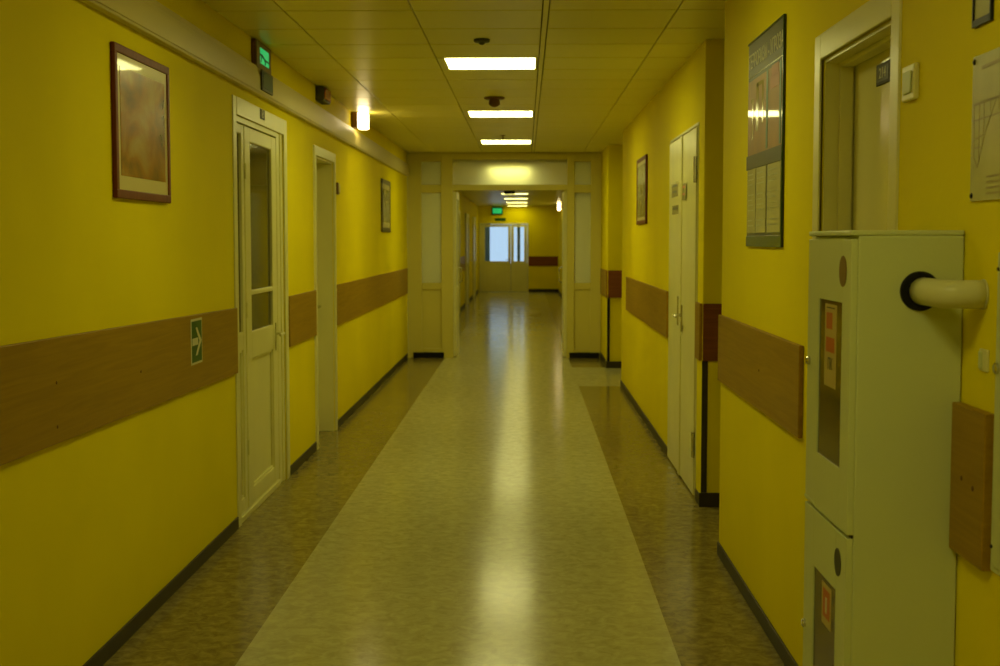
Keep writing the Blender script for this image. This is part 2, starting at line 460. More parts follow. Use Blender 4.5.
def pvc_leaf(name, fr, u0, u1, z0, z1, st, glasses, panel, d0, d1_, parent, rail_z):
    """stiles st wide; glass fields [(z0,z1)], lower panel (z0,z1)"""
    bm = BM()
    fr.box(bm, u0, u0 + st, z0, z1, d0, d1_, 0.006); fr.box(bm, u1 - st, u1, z0, z1, d0, d1_, 0.006)
    cuts = sorted([panel] + glasses)
    z = z0
    for a, b_ in cuts:
        fr.box(bm, u0 + st - 0.002, u1 - st + 0.002, z, a, d0, d1_ - 0.001, 0.006); z = b_
    fr.box(bm, u0 + st - 0.002, u1 - st + 0.002, z, z1, d0, d1_ - 0.001, 0.006)
    leaf = obj(name, bm, M['white'], parent)
    b2 = BM(); fr.box(b2, u0 + st, u1 - st, panel[0], panel[1], d0 + 0.008, d1_ - 0.022)
    for a, b_ in [panel]:
        s = 0.014
        fr.box(b2, u0 + st, u0 + st + s, a, b_, d1_ - 0.022, d1_ - 0.010, 0.003); fr.box(b2, u1 - st - s, u1 - st, a, b_, d1_ - 0.022, d1_ - 0.010, 0.003)
        fr.box(b2, u0 + st, u1 - st, a, a + s, d1_ - 0.022, d1_ - 0.010, 0.003); fr.box(b2, u0 + st, u1 - st, b_ - s, b_, d1_ - 0.022, d1_ - 0.010, 0.003)
    obj('lower_panel', b2, M['white'], leaf)
    for a, b_ in glasses:
        b3 = BM(); fr.box(b3, u0 + st, u1 - st, a, b_, d1_ - 0.024, d1_ - 0.016)
        obj('glass_pane', b3, M['dark_room_glass'], leaf)
    return leaf
side = pvc_leaf('side_leaf', LW, D1[0] + 0.034, 7.750, 0.04, 2.255, 0.062, [(1.075, 2.20)], (0.12, 0.97), -0.080, -0.014, d1, None)
main = pvc_leaf('door_leaf', LW, 7.77, 8.74, 0.04, 2.255, 0.150, [(1.06, 1.275), (1.305, 2.17)], (0.14, 0.90), -0.080, -0.012, d1, None)
lever(main, LW, 8.665, 1.0, -0.012, -1, M['white'], 'handle')
bm = BM()
for z in (0.35, 1.15, 1.95): LW.box(bm, 7.757, 7.773, z, z + 0.09, -0.014, -0.004, 0.003)
obj('hinge', bm, M['white'], main)
# number plate over door 1
pl = thing('number_plate', 'small dark plate with number 8 on the head of the white plastic door frame', 'number plate', (XL, 8.27, 2.33))
bm = BM(); LW.box(bm, 8.12, 8.26, 2.325, 2.385, 0.010, 0.013, 0.001); obj('plate', bm, M['ink'], pl)
text('digit', '8', LW, 8.19, 2.355, 0.07, 0.0135, M['sign_white'], pl, 1.5)

# door 2: recessed white door, left
d2 = struct_empty('door_2', (XL, 10.66, 0))
bm = BM(); casing(LW, D2[0], D2[1], D2[2], 0.075, -0.005, 0.016, bm)
LW.box(bm, D2[0] - 0.0, D2[0] + 0.012, 0, D2[2], -0.26, -0.005); LW.box(bm, D2[1] - 0.012, D2[1], 0, D2[2], -0.26, -0.005); LW.box(bm, D2[0] + 0.012, D2[1] - 0.012, D2[2] - 0.012, D2[2], -0.26, -0.005)
obj('door_frame', bm, M['white'], d2)
bm = BM(); LW.box(bm, D2[0] + 0.014, D2[1] - 0.014, 0.008, D2[2] - 0.014, -0.20, -0.155, 0.004)
LW.box(bm, D2[0] + 0.15, D2[1] - 0.15, 1.15, 2.05, -0.155, -0.148, 0.004); LW.box(bm, D2[0] + 0.15, D2[1] - 0.15, 0.2, 0.95, -0.155, -0.148, 0.004)
lf = obj('door_leaf', bm, M['white'], d2)
lever(lf, LW, D2[1] - 0.09, 1.05, -0.155, -1)

# door 3: two-leaf painted door, right, middle
d3 = struct_empty('door_3', (XF, 9.1, 0))
bm = BM(); casing(RF, -DF[1], -DF[0], DF[2], 0.018, -0.10, 0.006, bm); obj('door_frame', bm, M['white_paint'], d3)
for a, b_, w in ((-9.872, -9.105, 1), (-9.095, -8.345, 2)):
    bm = BM(); RF.box(bm, a, b_, 0.012, 2.292, -0.035, 0.012, 0.004)
    RF.box(bm, b_ - 0.05 if w == 1 else a, b_ + 0.012 if w == 1 else a + 0.035, 0.012, 2.292, 0.012, 0.020, 0.003)
    lf = obj('door_leaf', bm, M['white_paint'], d3)
    if w == 2:
        lever(lf, RF, a + 0.09, 1.10, 0.012, 1)
        for z in (0.25, 1.95):
            bm = BM(); lathe(bm, RF.p(b_ + 0.006, z, 0.018), (0, 0, 1), [(0.011, 0), (0.011, 0.16)], 12); obj('hinge', bm, M['metal'], lf)
    else:
        bm = BM(); RF.box(bm, a + 0.62, a + 0.68, 1.02, 1.22, 0.012, 0.02, 0.003); obj('lock_plate', bm, M['metal'], lf)
bm = BM(); RF.box(bm, -8.338, -8.32, 0.0, 2.292, -0.03, 0.003); obj('shadow_gap', bm, M['seam'], d3)
def small_notice(label, fr, u0, u1, v0, v1, d, lines=3, red=False, name='notice', cat='notice'):
    t = thing(name, label, cat, fr.p((u0 + u1) / 2, v0, d))
    bm = BM(); fr.box(bm, u0, u1, v0, v1, d, d + 0.002); obj('sheet', bm, M['paper'], t)
    bm = BM(); h = v1 - v0; w = u1 - u0
    for k in range(lines):
        y = v1 - h * (k + 0.7) / (lines + 0.4); fr.box(bm, u0 + w * .12, u1 - w * (.12 + .12 * (k % 2)), y, y + h * .28 / lines, d + 0.002, d + 0.003)
    obj('print', bm, M['sign_red'] if red else M['ink'], t)
    return t
small_notice('small notice with dark heading on the left leaf of the double white door', RF, -9.70, -9.30, 1.90, 2.0, 0.012, 2)
small_notice('little blurred sign lowest on the left leaf of the double white door', RF, -9.66, -9.28, 1.78, 1.84, 0.012, 1)
small_notice('small square red-brown sign high on the right leaf of the double white door', RF, -8.98, -8.80, 1.86, 1.97, 0.020, 2, True)

# door 4: near right, recessed leaf
d4 = struct_empty('door_4', (XN, 4.14, 0))
bm = BM(); casing(RN, -DN[1], -DN[0], DN[2], 0.085, -0.01, 0.007, bm)
RN.box(bm, -DN[1], -DN[1] + 0.012, 0, DN[2], -0.26, -0.01); RN.box(bm, -DN[0] - 0.012, -DN[0], 0, DN[2], -0.26, -0.01); RN.box(bm, -DN[1] + 0.012, -DN[0] - 0.012, DN[2] - 0.012, DN[2], -0.26, -0.01)
# rabbet strips
RN.box(bm, -DN[1] + 0.012, -DN[1] + 0.028, 0, DN[2] - 0.012, -0.10, -0.055, 0.003); RN.box(bm, -DN[1] + 0.028, -DN[0] - 0.028, DN[2] - 0.028, DN[2] - 0.012, -0.10, -0.055, 0.003)
RN.box(bm, -DN[0] - 0.028, -DN[0] - 0.012, 0, DN[2] - 0.012, -0.10, -0.055, 0.003)
obj('door_frame', bm, M['white'], d4)
bm = BM(); RN.box(bm, -DN[1] + 0.016, -DN[0] - 0.016, 0.008, DN[2] - 0.018, -0.145, -0.105, 0.003)
RN.box(bm, -DN[1] + 0.13, -DN[0] - 0.13, 0.2, 0.9, -0.105, -0.099, 0.003)
lf = obj('door_leaf', bm, M['leaf_gloss'], d4)
lever(lf, RN, -DN[0] - 0.10, 1.0, -0.105, -1)
t = thing('door_sign', 'small dark framed sign on the recessed white door beside the fire cabinet', 'sign', RN.p(-4.13, 2.06, -0.105))
bm = BM(); RN.box(bm, -4.26, -4.10, 2.075, 2.140, -0.105, -0.100, 0.001); obj('plate', bm, M['ink'], t)
bm = BM(); RN.box(bm, -4.248, -4.112, 2.085, 2.130, -0.100, -0.0985); obj('face', bm, M['grey_dark'], t)
text('lettering', '214', RN, -4.18, 2.108, 0.045, -0.098, M['sign_white'], t, 1.2)

# door 5: glazed door at the far end
d5 = struct_empty('door_5', (-0.65, 41.5, 0))
bm = BM(); casing(EN, DE[0], DE[1], DE[2], 0.04, -0.10, 0.02, bm); obj('door_frame', bm, M['white'], d5)
for a, b_, g0, g1 in ((DE[0] + 0.005, -0.44, -1.23, -0.52), (-0.43, DE[1] - 0.005, -0.345, -0.03)):
    bm = BM(); z0, z1 = 0.95, 2.00
    EN.box(bm, a, g0, 0.01, 2.07, -0.06, 0, 0.004); EN.box(bm, g1, b_, 0.01, 2.07, -0.06, 0, 0.004)
    EN.box(bm, g0, g1, 0.01, z0, -0.06, 0, 0.004); EN.box(bm, g0, g1, z1, 2.07, -0.06, 0, 0.004)
    EN.box(bm, g0 + 0.05, g1 - 0.05, 0.15, z0 - 0.15, 0, 0.008, 0.003)
    lf = obj('door_leaf', bm, M['white'], d5)
    bm = BM(); EN.box(bm, g0, g1, z0, z1, -0.035, -0.028); obj('glass_pane', bm, M['pane'], lf)
    if a < -1: lever(lf, EN, -0.475, 1.0, 0.0, -1)
# outer window posts behind that door
bm = BM(); box(bm, -1.40, -1.10, 42.2, 42.3, 0, 2.4); box(bm, -0.245, -0.15, 42.2, 42.3, 0, 2.4); box(bm, -1.40, 0.4, 42.2, 42.3, 0, 0.86)
struct('window_1', bm, M['outer_blue'])

# ------------------------------------------------------------------ glazed partition
YP = 18.30
pt = thing('glazed_partition', 'white framed glazed partition across the corridor with an open middle', 'partition', (-0.25, YP, 0))
bm = BM(); y0, y1 = YP, YP + 0.07
def pb(x0, x1, z0, z1, bev=0.004, dy=0.0): box(bm, x0, x1, y0 - dy, y1 + dy, z0, z1, bev)
pb(XL + 0.002, -1.40, 0.0, CZ); pb(-1.135, -0.975, 0.0, CZ, dy=0.015)           # left stiles
pb(-1.40, -1.135, 2.655, CZ); pb(-1.40, -1.135, 2.235, 2.345); pb(-1.40, -1.135, 0.93, 1.02); pb(-1.40, -1.135, 0.08, 0.13)
pb(0.565, 0.665, 0.0, CZ, dy=0.015); pb(0.885, 1.028, 0.0, CZ)
pb(0.665, 0.885, 2.655, CZ); pb(0.665, 0.885, 2.235, 2.345); pb(0.665, 0.885, 0.93, 1.02); pb(0.665, 0.885, 0.08, 0.13)
pb(-0.975, 0.565, 2.68, CZ); pb(-0.975, 0.565, 2.27, 2.345)                      # transom bars
obj('frame', bm, M['cream'], pt)
for x0, x1 in ((-1.40, -1.135), (0.665, 0.885)):
    for z0, z1 in ((2.345, 2.655), (1.02, 2.235)):
        bm = BM(); box(bm, x0, x1, YP + 0.03, YP + 0.036, z0, z1); obj('glass_pane', bm, M['frost'], pt)
    bm = BM(); box(bm, x0, x1, YP + 0.02, YP + 0.045, 0.13, 0.93); obj('lower_panel', bm, M['cream'], pt)
bm = BM(); box(bm, -0.975, 0.565, YP + 0.03, YP + 0.036, 2.345, 2.68); obj('transom_glass', bm, M['transom'], pt)
for x0, x1 in ((-1.52, -1.10), (0.60, 1.01)):
    bm = BM(); box(bm, x0, x1, YP - 0.02, YP + 0.0, 0.0, 0.075, 0.003); obj('kick_board', bm, M['black'], pt)
bm = BM(); box(bm, 0.665, 0.885, YP + 0.05, YP + 0.058, 2.17, 2.235); obj('roller_blind', bm, M['grey_dark'], pt)
# the two leaves folded back against the far corridor's walls
for x0, x1, hx in ((-0.975, -0.935, -0.930), (0.525, 0.565, 0.52)):
    bm = BM(); ya, yb = YP + 0.085, YP + 0.86
    box(bm, x0, x1, ya, ya + 0.10, 0.01, 2.26, 0.004); box(bm, x0, x1, yb - 0.10, yb, 0.01, 2.26, 0.004)
    box(bm, x0, x1, ya + 0.10, yb - 0.10, 0.01, 0.95, 0.004); box(bm, x0, x1, ya + 0.10, yb - 0.10, 2.16, 2.26, 0.004)
    lf = obj('door_leaf', bm, M['white'], pt)
    bm = BM(); box(bm, (x0 + x1) / 2 - 0.003, (x0 + x1) / 2 + 0.003, ya + 0.10, yb - 0.10, 0.95, 2.16); obj('glass_pane', bm, M['frost'], lf)
    bm = BM(); s = 1 if x0 < 0 else -1
    xx = x1 if s == 1 else x0
    tube(bm, [(xx, yb - 0.05, 1.22), (xx + s * 0.045, yb - 0.05, 1.20), (xx + s * 0.045, yb - 0.05, 1.02), (xx, yb - 0.05, 1.0)], 0.010, 8)
    obj('pull_handle', bm, M['metal'], lf)

# doors along the left wall of the far corridor
LW2 = Frame((XL2, 0, 0), (0, 1, 0), (1, 0, 0))
for i, (ya, yb) in enumerate(((20.6, 21.7), (24.2, 25.4), (28.0, 29.2), (32.6, 33.8), (37.2, 38.4))):
    dd = struct_empty('door_%d' % (6 + i), (XL2, ya, 0))
    bm = BM(); casing(LW2, ya, yb, 2.15, 0.09, 0.0, 0.05, bm); obj('door_frame', bm, M['white'], dd)
    bm = BM(); LW2.box(bm, ya, yb, 0.01, 2.15, 0.0, 0.025, 0.003); lf = obj('door_leaf', bm, M['white'], dd)
    lever(lf, LW2, ya + 0.12, 1.02, 0.025, 1)

# ------------------------------------------------------------------ wooden wall guards
GG = 'brown laminate guard boards along the walls'
def board(fr, u0, u1, label, z0=0.880, z1=1.222, m='wood', t=0.018, screws=(), rise=0.0):
    o = thing('wall_guard_board', label, 'wall guard', fr.p((u0 + u1) / 2, z0, 0), GG)
    bm = BM(); fr.box(bm, u0, u1, z0, z1, 0.0005, t, 0.003)
    for w in bm.verts: w.co.z += rise * (u1 - w.co.y) / (u1 - u0)      # board hung slightly out of level
    obj('panel', bm, M[m], o)
    for su, sv in screws:
        bm = BM(); lathe(bm, fr.p(su, sv, t), fr.n, [(0.006, 0), (0.006, 0.0015), (0.003, 0.003)], 10); obj('screw', bm, M['bronze'], o)
    return o
board(LW, 2.5, 7.38, 'long brown laminate guard board on the left wall before the white plastic door', z0=0.868, z1=1.228, rise=0.075, screws=[(4.5, 1.12), (4.5, .97), (5.5, 1.06)])
board(LW, 9.035, 10.19, 'short brown guard board on the left wall between the two white doors')
board(LW, 11.33, 18.17, 'brown guard board on the left wall from the recessed door to the glazed partition')
board(RN, -6.80, -4.79, 'brown guard board on the near right wall between the corner and the fire cabinet', 0.895, 1.226, screws=[(-5.6, 1.06)])
board(RN, -3.055, -2.835, 'brown guard board just right of the fire cabinet under the pipe', 0.90, 1.235, t=0.024, screws=[(-2.975, 1.075), (-2.90, 1.065)])
board(RF, -13.98, -9.96, 'brown guard board on the right wall beyond the double white door')
board(RF, -8.29, -8.07, 'narrow brown board between the double white door and the passage corner')
FA = Frame((0, 8.05, 0), (1, 0, 0), (0, -1, 0))
board(FA, XF + 0.0, 2.9, 'red-brown board with painted shade on the wall face beside the near right passage', m='wood_x')
FB = Frame((0, 16.86, 0), (1, 0, 0), (0, -1, 0))
board(FB, 1.035, 2.9, 'red-brown board with painted shade on the wall face of the far right passage', m='wood_x')
R3 = Frame((1.03, 0, 0), (0, -1, 0), (-1, 0, 0))
board(R3, -18.2, -16.9, 'brown board on the far right wall next to the partition')
board(EN, 0.11, 1.01, 'dark brown board on the end wall right of the glazed end door', 0.80, 1.10, 'wood_x')
for a, b_ in ((22.0, 24.0), (25.6, 27.8), (29.4, 32.4)):
    board(LW2, a, b_, {22.0: 'brown board on the far left wall, nearest of the three beyond the partition', 25.6: 'brown board on the far left wall, middle one beyond the partition', 29.4: 'brown board on the far left wall, farthest beyond the partition'}[a])

# ------------------------------------------------------------------ ceiling lights
LG = 'square fluorescent panels in the corridor ceiling'
def ceil_light(x0, x1, y0, y1, z, label, m, flush=True):
    o = thing('ceiling_light', label, 'ceiling light', ((x0 + x1) / 2, (y0 + y1) / 2, z), LG)
    bm = BM(); w = 0.012
    box(bm, x0, x1, y0, y0 + w, z, z + 0.012); box(bm, x0, x1, y1 - w, y1, z, z + 0.012)
    box(bm, x0 - (0.040 if z == CZ else 0), x0 + w, y0 + w, y1 - w, z, z + 0.012); box(bm, x1 - w, x1, y0 + w, y1 - w, z, z + 0.012)
    obj('trim_frame', bm, M['white'], o)
    bm = BM(); box(bm, x0 + w, x1 - w, y0 + w, y1 - w, z + 0.003, z + 0.012); obj('diffuser', bm, m, o)
    return o
for y, lb in zip(LIGHT_Y, ('nearest lit ceiling panel, the largest of the row', 'second lit ceiling panel from the camera, before the glazed partition', 'third lit ceiling panel, just before the glazed partition')):
    ceil_light(-0.534, 0.077, y + 0.003, y + 0.601, CZ, lb, M['lamp'])
ceil_light(-0.538, 0.073, 8.83 - 18 * 0.604 + 0.003, 8.83 - 18 * 0.604 + 0.601, CZ, 'lit ceiling panel behind the camera', M['lamp_dim'])
ceil_light(-0.538, 0.073, 8.83 - 12 * 0.604 + 0.003, 8.83 - 12 * 0.604 + 0.601, CZ, 'lit ceiling panel overhead, just ahead of the camera', M['lamp_dim'])
ceil_light(-0.536, 0.075, 8.83 - 6 * 0.604 + 0.003, 8.83 - 6 * 0.604 + 0.601, CZ, 'added unseen ceiling panel brightening the walls by the framed print and the information board', M['lamp_dim'])  # lit panel added above the view to brighten the near walls
FAR = ['first', 'second', 'third', 'fourth', 'fifth', 'sixth', 'seventh']
for i in range(7):
    y = 19.4 + 3.55 * i
    ceil_light(-0.53, 0.07, y, y + 0.6, CZ2 - 0.013, '%s lit ceiling panel beyond the glazed partition' % FAR[i], M['lamp_dim'] if i < 2 else M['lamp_far'])

# ------------------------------------------------------------------ detectors
def detector(x, y, z, label, r=0.055, big=False, m='grey_dark'):
    o = thing('smoke_detector', label, 'smoke detector', (x, y, z))
    bm = BM()
    lathe(bm, (x, y, z), (0, 0, -1), [(r, 0.0), (r, 0.012), (r * 0.85, 0.018)], 28)
    obj('base', bm, M[m], o, True)
    bm = BM()
    if big: lathe(bm, (x, y, z - 0.018), (0, 0, -1), [(r * .5, 0), (r * .55, 0.02), (r * .55, 0.04), (r * .35, 0.055), (r * .15, 0.062)], 24)
    else: lathe(bm, (x, y, z - 0.018), (0, 0, -1), [(r * .4, 0), (r * .38, 0.006), (r * .2, 0.014)], 24)
    obj('sensor', bm, M[m], o, True)
detector(-0.255, 8.02, CZ - 0.0, 'flat dark round detector on the ceiling in front of the nearest light', 0.048)
detector(-0.255, 11.25, CZ - 0.0, 'larger hanging brown detector between the first and second ceiling lights', 0.085, True, 'bronze')
o = thing('sprinkler_head', 'tiny dark sprinkler just before the third ceiling light', 'sprinkler', (-0.25, 15.3, CZ))
bm = BM(); lathe(bm, (-0.25, 15.3, CZ), (0, 0, -1), [(0.03, 0), (0.03, 0.005), (0.008, 0.008), (0.008, 0.04)], 16); obj('stem', bm, M['bronze'], o, True)
bm = BM(); lathe(bm, (-0.25, 15.3, CZ - 0.045), (0, 0, -1), [(0.016, 0), (0.018, 0.004)], 16); obj('deflector', bm, M['metal'], o)
o = thing('ceiling_speaker', 'small dark box on the ceiling just beyond the partition opening', 'speaker', (-0.34, 28.7, CZ2))
bm = BM(); box(bm, -0.45, -0.21, 28.6, 28.8, CZ2 - 0.07, CZ2, 0.01); obj('housing', bm, M['grey_dark'], o)
bm = BM(); box(bm, -0.43, -0.23, 28.595, 28.6, CZ2 - 0.06, CZ2 - 0.01); obj('grille', bm, M['black'], o)

# ------------------------------------------------------------------ signs and boxes high on the left wall
def pictogram(bm, fr, u, v, s, d0, d1):
    """running figure towards a door"""
    fr.box(bm, u + 0.30 * s, u + 0.62 * s, v - 0.40 * s, v + 0.42 * s, d0, d1)
t = thing('exit_sign', 'lit green emergency exit box at the top of the left wall above the plastic door', 'exit sign', (XL, 8.170, 2.61))
bm = BM(); LW.box(bm, 7.930, 8.390, 2.605, 2.772, 0.0, 0.026, 0.004); obj('housing', bm, M['bronze'], t)
bm = BM()
for a, b_, c, e in ((7.935, 8.385, 2.610, 2.644), (7.935, 8.385, 2.738, 2.768), (7.935, 8.035, 2.644, 2.738), (8.325, 8.385, 2.644, 2.738)): LW.box(bm, a, b_, c, e, 0.026, 0.032, 0.002)
obj('bezel', bm, M['bezel'], t)
bm = BM(); LW.box(bm, 8.035, 8.325, 2.644, 2.738, 0.026, 0.029); fc = obj('lit_face', bm, M['exit'], t)
bm = BM()   # dark figure line across the face
prism(bm, [(8.035, 2.700), (8.115, 2.702), (8.190, 2.684), (8.325, 2.680), (8.325, 2.672), (8.190, 2.674), (8.115, 2.688), (8.035, 2.690)], LW, 0.029, 0.0305)
prism(bm, [(8.090, 2.690), (8.060, 2.650), (8.075, 2.650), (8.115, 2.690)], LW, 0.029, 0.0305)
prism(bm, [(8.170, 2.680), (8.205, 2.664), (8.190, 2.650), (8.205, 2.648), (8.230, 2.668), (8.200, 2.682)], LW, 0.029, 0.0305)
obj('running_figure', bm, M['exit_dark'], fc)
t = thing('control_plate', 'dark green-grey square plate on the duct right below the lit green sign', 'wall plate', (XL, 8.140, 2.48))
bm = BM(); LW.box(bm, 7.980, 8.310, 2.480, 2.600, 0.043, 0.056, 0.004); obj('plate', bm, M['grey_dark'], t)
bm = BM(); LW.box(bm, 8.000, 8.290, 2.495, 2.585, 0.056, 0.058, 0.002); obj('cover', bm, M['exit_dark'], t)

t = thing('sounder_box', 'unlit red-brown signal box at the top of the left wall before the bright lamp', 'signal box', (XL, 10.360, 2.65))
bm = BM(); LW.box(bm, 10.340, 10.680, 2.660, 2.768, 0.0, 0.065, 0.006); obj('housing', bm, M['grey_dark'], t)
bm = BM(); LW.box(bm, 10.360, 10.660, 2.672, 2.758, 0.065, 0.075, 0.008); obj('front_panel', bm, M['redbrown'], t)

t = thing('wall_lamp', 'bright white wall lamp glowing at the top of the left wall', 'wall lamp', (XL, 12.550, 2.60))
bm = BM(); LW.box(bm, 12.450, 12.670, 2.632, 2.77, 0.0, 0.058, 0.006); obj('mount', bm, M['bronze'], t)
bm = BM(); LW.box(bm, 12.490, 12.630, 2.622, 2.772, 0.058, 0.145, 0.012); obj('diffuser', bm, M['wall_lamp'], t)

t = thing('wall_lamp', 'small bright wall lamp high on the right side of the far corridor', 'wall lamp', (XR2, 38.0, 2.4))
bm = BM(); box(bm, XR2 - 0.04, XR2, 37.9, 38.1, 2.46, 2.62, 0.004); obj('mount', bm, M['bronze'], t)
bm = BM(); box(bm, XR2 - 0.12, XR2 - 0.04, 37.93, 38.07, 2.42, 2.63, 0.03); obj('diffuser', bm, M['wall_lamp'], t)

t = thing('exit_sign', 'green lit sign hanging above the glazed end door', 'exit sign', (-0.85, 41.4, 2.4))
bm = BM(); EN.box(bm, -1.02, -0.68, 2.38, 2.60, 0.0, 0.06, 0.006); obj('housing', bm, M['exit_dark'], t)
bm = BM(); EN.box(bm, -0.99, -0.71, 2.41, 2.57, 0.06, 0.064); obj('lit_face', bm, M['exit'], t)
t = thing('door_plate', 'small dark plate between the green sign and the end door', 'sign', (-0.76, 41.5, 2.17))
bm = BM(); EN.box(bm, -0.92, -0.60, 2.19, 2.27, 0.0, 0.012, 0.002); obj('plate', bm, M['sign_green'], t)

t = thing('light_switch', 'small switch on the left wall beside the recessed white door', 'switch', (XL, 11.5, 1.97))
bm = BM(); LW.box(bm, 11.44, 11.54, 1.985, 2.085, 0.0, 0.014, 0.003); obj('plate', bm, M['bronze'], t)
bm = BM(); LW.box(bm, 11.455, 11.525, 2.0, 2.07, 0.014, 0.022, 0.003); obj('rocker', bm, M['duct'], t)

# arrow sign on the left guard board
t = thing('arrow_sign', 'green sign with a white arrow pointing right on the brown board', 'sign', LW.p(6.440, 1.01, 0.018))
bm = BM(); LW.box(bm, 6.335, 6.552, 1.006, 1.224, 0.018, 0.020); obj('border', bm, M['sign_white'], t)
bm = BM(); LW.box(bm, 6.348, 6.539, 1.017, 1.213, 0.020, 0.021); obj('green_field', bm, M['sign_green'], t)
bm = BM()
prism(bm, [(6.352, 1.098), (6.460, 1.098), (6.460, 1.132), (6.352, 1.132)], LW, 0.021, 0.0225)
prism(bm, [(6.490, 1.115), (6.415, 1.182), (6.445, 1.182), (6.530, 1.115), (6.445, 1.048), (6.415, 1.048)], LW, 0.021, 0.0225)
obj('arrow', bm, M['sign_white'], t)

# ------------------------------------------------------------------ framed pictures
def picture(fr, u0, u1, v0, v1, label, fm, fw, pic, mw, mb):
    o = thing('framed_picture', label, 'picture', fr.p((u0 + u1) / 2, v0, 0))
    bm = BM(); d = 0.020
    fr.box(bm, u0, u1, v0, v0 + fw, 0.001, d, 0.004); fr.box(bm, u0, u1, v1 - fw, v1, 0.001, d, 0.004)
    fr.box(bm, u0, u0 + fw, v0 + fw - .002, v1 - fw + .002, 0.001, d, 0.004); fr.box(bm, u1 - fw, u1, v0 + fw - .002, v1 - fw + .002, 0.001, d, 0.004)
    obj('frame', bm, M[fm], o)
    bm = BM(); fr.box(bm, u0 + fw - .002, u1 - fw + .002, v0 + fw - .002, v1 - fw + .002, 0.002, 0.014); obj('mount_board', bm, M['mat'], o)
    bm = BM(); fr.box(bm, u0 + fw + mw, u1 - fw - mw, v0 + fw + mb, v1 - fw - mw * 1.2, 0.014, 0.0155); obj('print', bm, M[pic], o)
    return o
picture(LW, 5.22, 6.02, 1.763, 2.362, 'large framed brown print in a mahogany frame on the near left wall', 'frame', 0.035, 'print', 0.04, 0.055)
picture(LW, 14.97, 15.88, 1.69, 2.28, 'dark framed picture on the left wall near the glazed partition', 'frame_grey', 0.05, 'print_b', 0.05, 0.06)
o = picture(RF, -12.70, -11.75, 1.742, 2.34, 'red-brown framed picture on the right wall, pale above and olive below', 'frame', 0.035, 'print_b', 0.03, 0.03)

# ------------------------------------------------------------------ information board on the near right wall
t = thing('information_board', 'tall glossy information board with a dark heading on the near right wall', 'notice board', RN.p(-5.63, 1.57, 0))
u0, u1, v0, v1 = -6.02, -5.20, 1.572, 2.455
bmt = mat('board_blue_grey', (0.055, 0.060, 0.030), 0.4, coat=0.4)
gls = mat('glossy_poster', (0.30, 0.145, 0.018), 0.4, noise=(5, 0.25), coat=0.4)
bm = BM(); RN.box(bm, u0, u1, v0, v1, 0.001, 0.008, 0.002); obj('backing', bm, bmt, t)
bm = BM(); RN.box(bm, u0 + 0.02, u1 - 0.02, 2.30, 2.305, 0.008, 0.0095); RN.box(bm, u0 + .0, u1, v1 - 0.008, v1, 0.008, 0.012, 0.001); RN.box(bm, u1 - 0.012, u1, v0, v1 - 0.008, 0.008, 0.012, 0.001)
RN.box(bm, u0, u1, v0, v0 + 0.045, 0.008, 0.011, 0.001)
obj('edge_strip', bm, mat('board_green_edge', (0.02, 0.07, 0.02), 0.2), t)
text('heading', 'ТЕРРОРИЗМ - УГРОЗА', RN, (u0 + u1) / 2, 2.365, 0.085, 0.0085, M['sign_white'], t, 0.85)
bm = BM(); RN.box(bm, u0 + 0.02, u1 - 0.015, 1.965, 2.285, 0.008, 0.010); obj('poster', bm, gls, t)
bm = BM()
for a, b_, c, e in ((-5.93, -5.86, 2.19, 2.205), (-5.80, -5.74, 2.06, 2.26), (-5.79, -5.66, 2.245, 2.262), (-5.66, -5.625, 2.08, 2.26), (-5.90, -5.87, 2.03, 2.19)): RN.box(bm, a, b_, c, e, 0.010, 0.011)
obj('poster_print', bm, mat('poster_pale', (0.45, 0.36, 0.12), 0.15, coat=0.4), t)
bm = BM(); RN.box(bm, -5.44, -5.30, 2.245, 2.29, 0.010, 0.0112, 0.0); RN.box(bm, -5.47, -5.28, 2.20, 2.25, 0.010, 0.0112); obj('poster_emblem', bm, M['emblem'], t)
for a, b_, e in ((-5.56, -5.52, 0.011), (-5.27, -5.235, 0.0115)):
    bm = BM(); RN.box(bm, a, b_, 1.97, 2.285, 0.010, e); obj('green_stripe', bm, M['sign_green'], t)
bm = BM(); RN.box(bm, u0, u1 - 0.012, 1.905, 1.965, 0.008, 0.013, 0.001); obj('divider', bm, bmt, t)
for a, b_ in ((-6.0, -5.80), (-5.78, -5.55), (-5.51, -5.235)):
    bm = BM(); RN.box(bm, a, b_, 1.63, 1.905, 0.008, 0.010); sh = obj('sheet', bm, M['paper'], t)
    bm = BM()
    for k in range(11):
        y = 1.885 - k * 0.022
        if k in (3, 8): continue
        RN.box(bm, a + 0.025, b_ - random.uniform(0.03, 0.10), y - 0.006, y, 0.010, 0.0105)
    obj('print', bm, mat('faint_print', (0.30, 0.30, 0.10), 0.4), sh)

# ------------------------------------------------------------------ small things on the right wall
t = thing('switch_box', 'small white switch box on the right wall beside the recessed door', 'switch', RN.p(-3.5, 1.95, 0))
bm = BM(); RN.box(bm, -3.555, -3.445, 1.955, 2.045, 0.0, 0.014, 0.004); obj('housing', bm, M['white'], t)
bm = BM(); RN.box(bm, -3.535, -3.465, 1.972, 2.028, 0.014, 0.018, 0.003); obj('rocker', bm, M['cabinet'], t)

t = thing('small_frame', 'black edged paper notice at the very top right of the wall', 'notice', RN.p(-2.94, 2.06, 0))
bm = BM()
for a, b_, c, e in ((-3.030, -3.022, 2.064, 2.24), (-2.918, -2.910, 2.064, 2.24), (-3.022, -2.918, 2.064, 2.080), (-3.022, -2.918, 2.232, 2.24)): RN.box(bm, a, b_, c, e, 0.0, 0.008, 0.001)
obj('frame', bm, M['black'], t)
bm = BM(); RN.box(bm, -3.022, -2.918, 2.080, 2.232, 0.0, 0.004); obj('paper', bm, M['paper'], t)

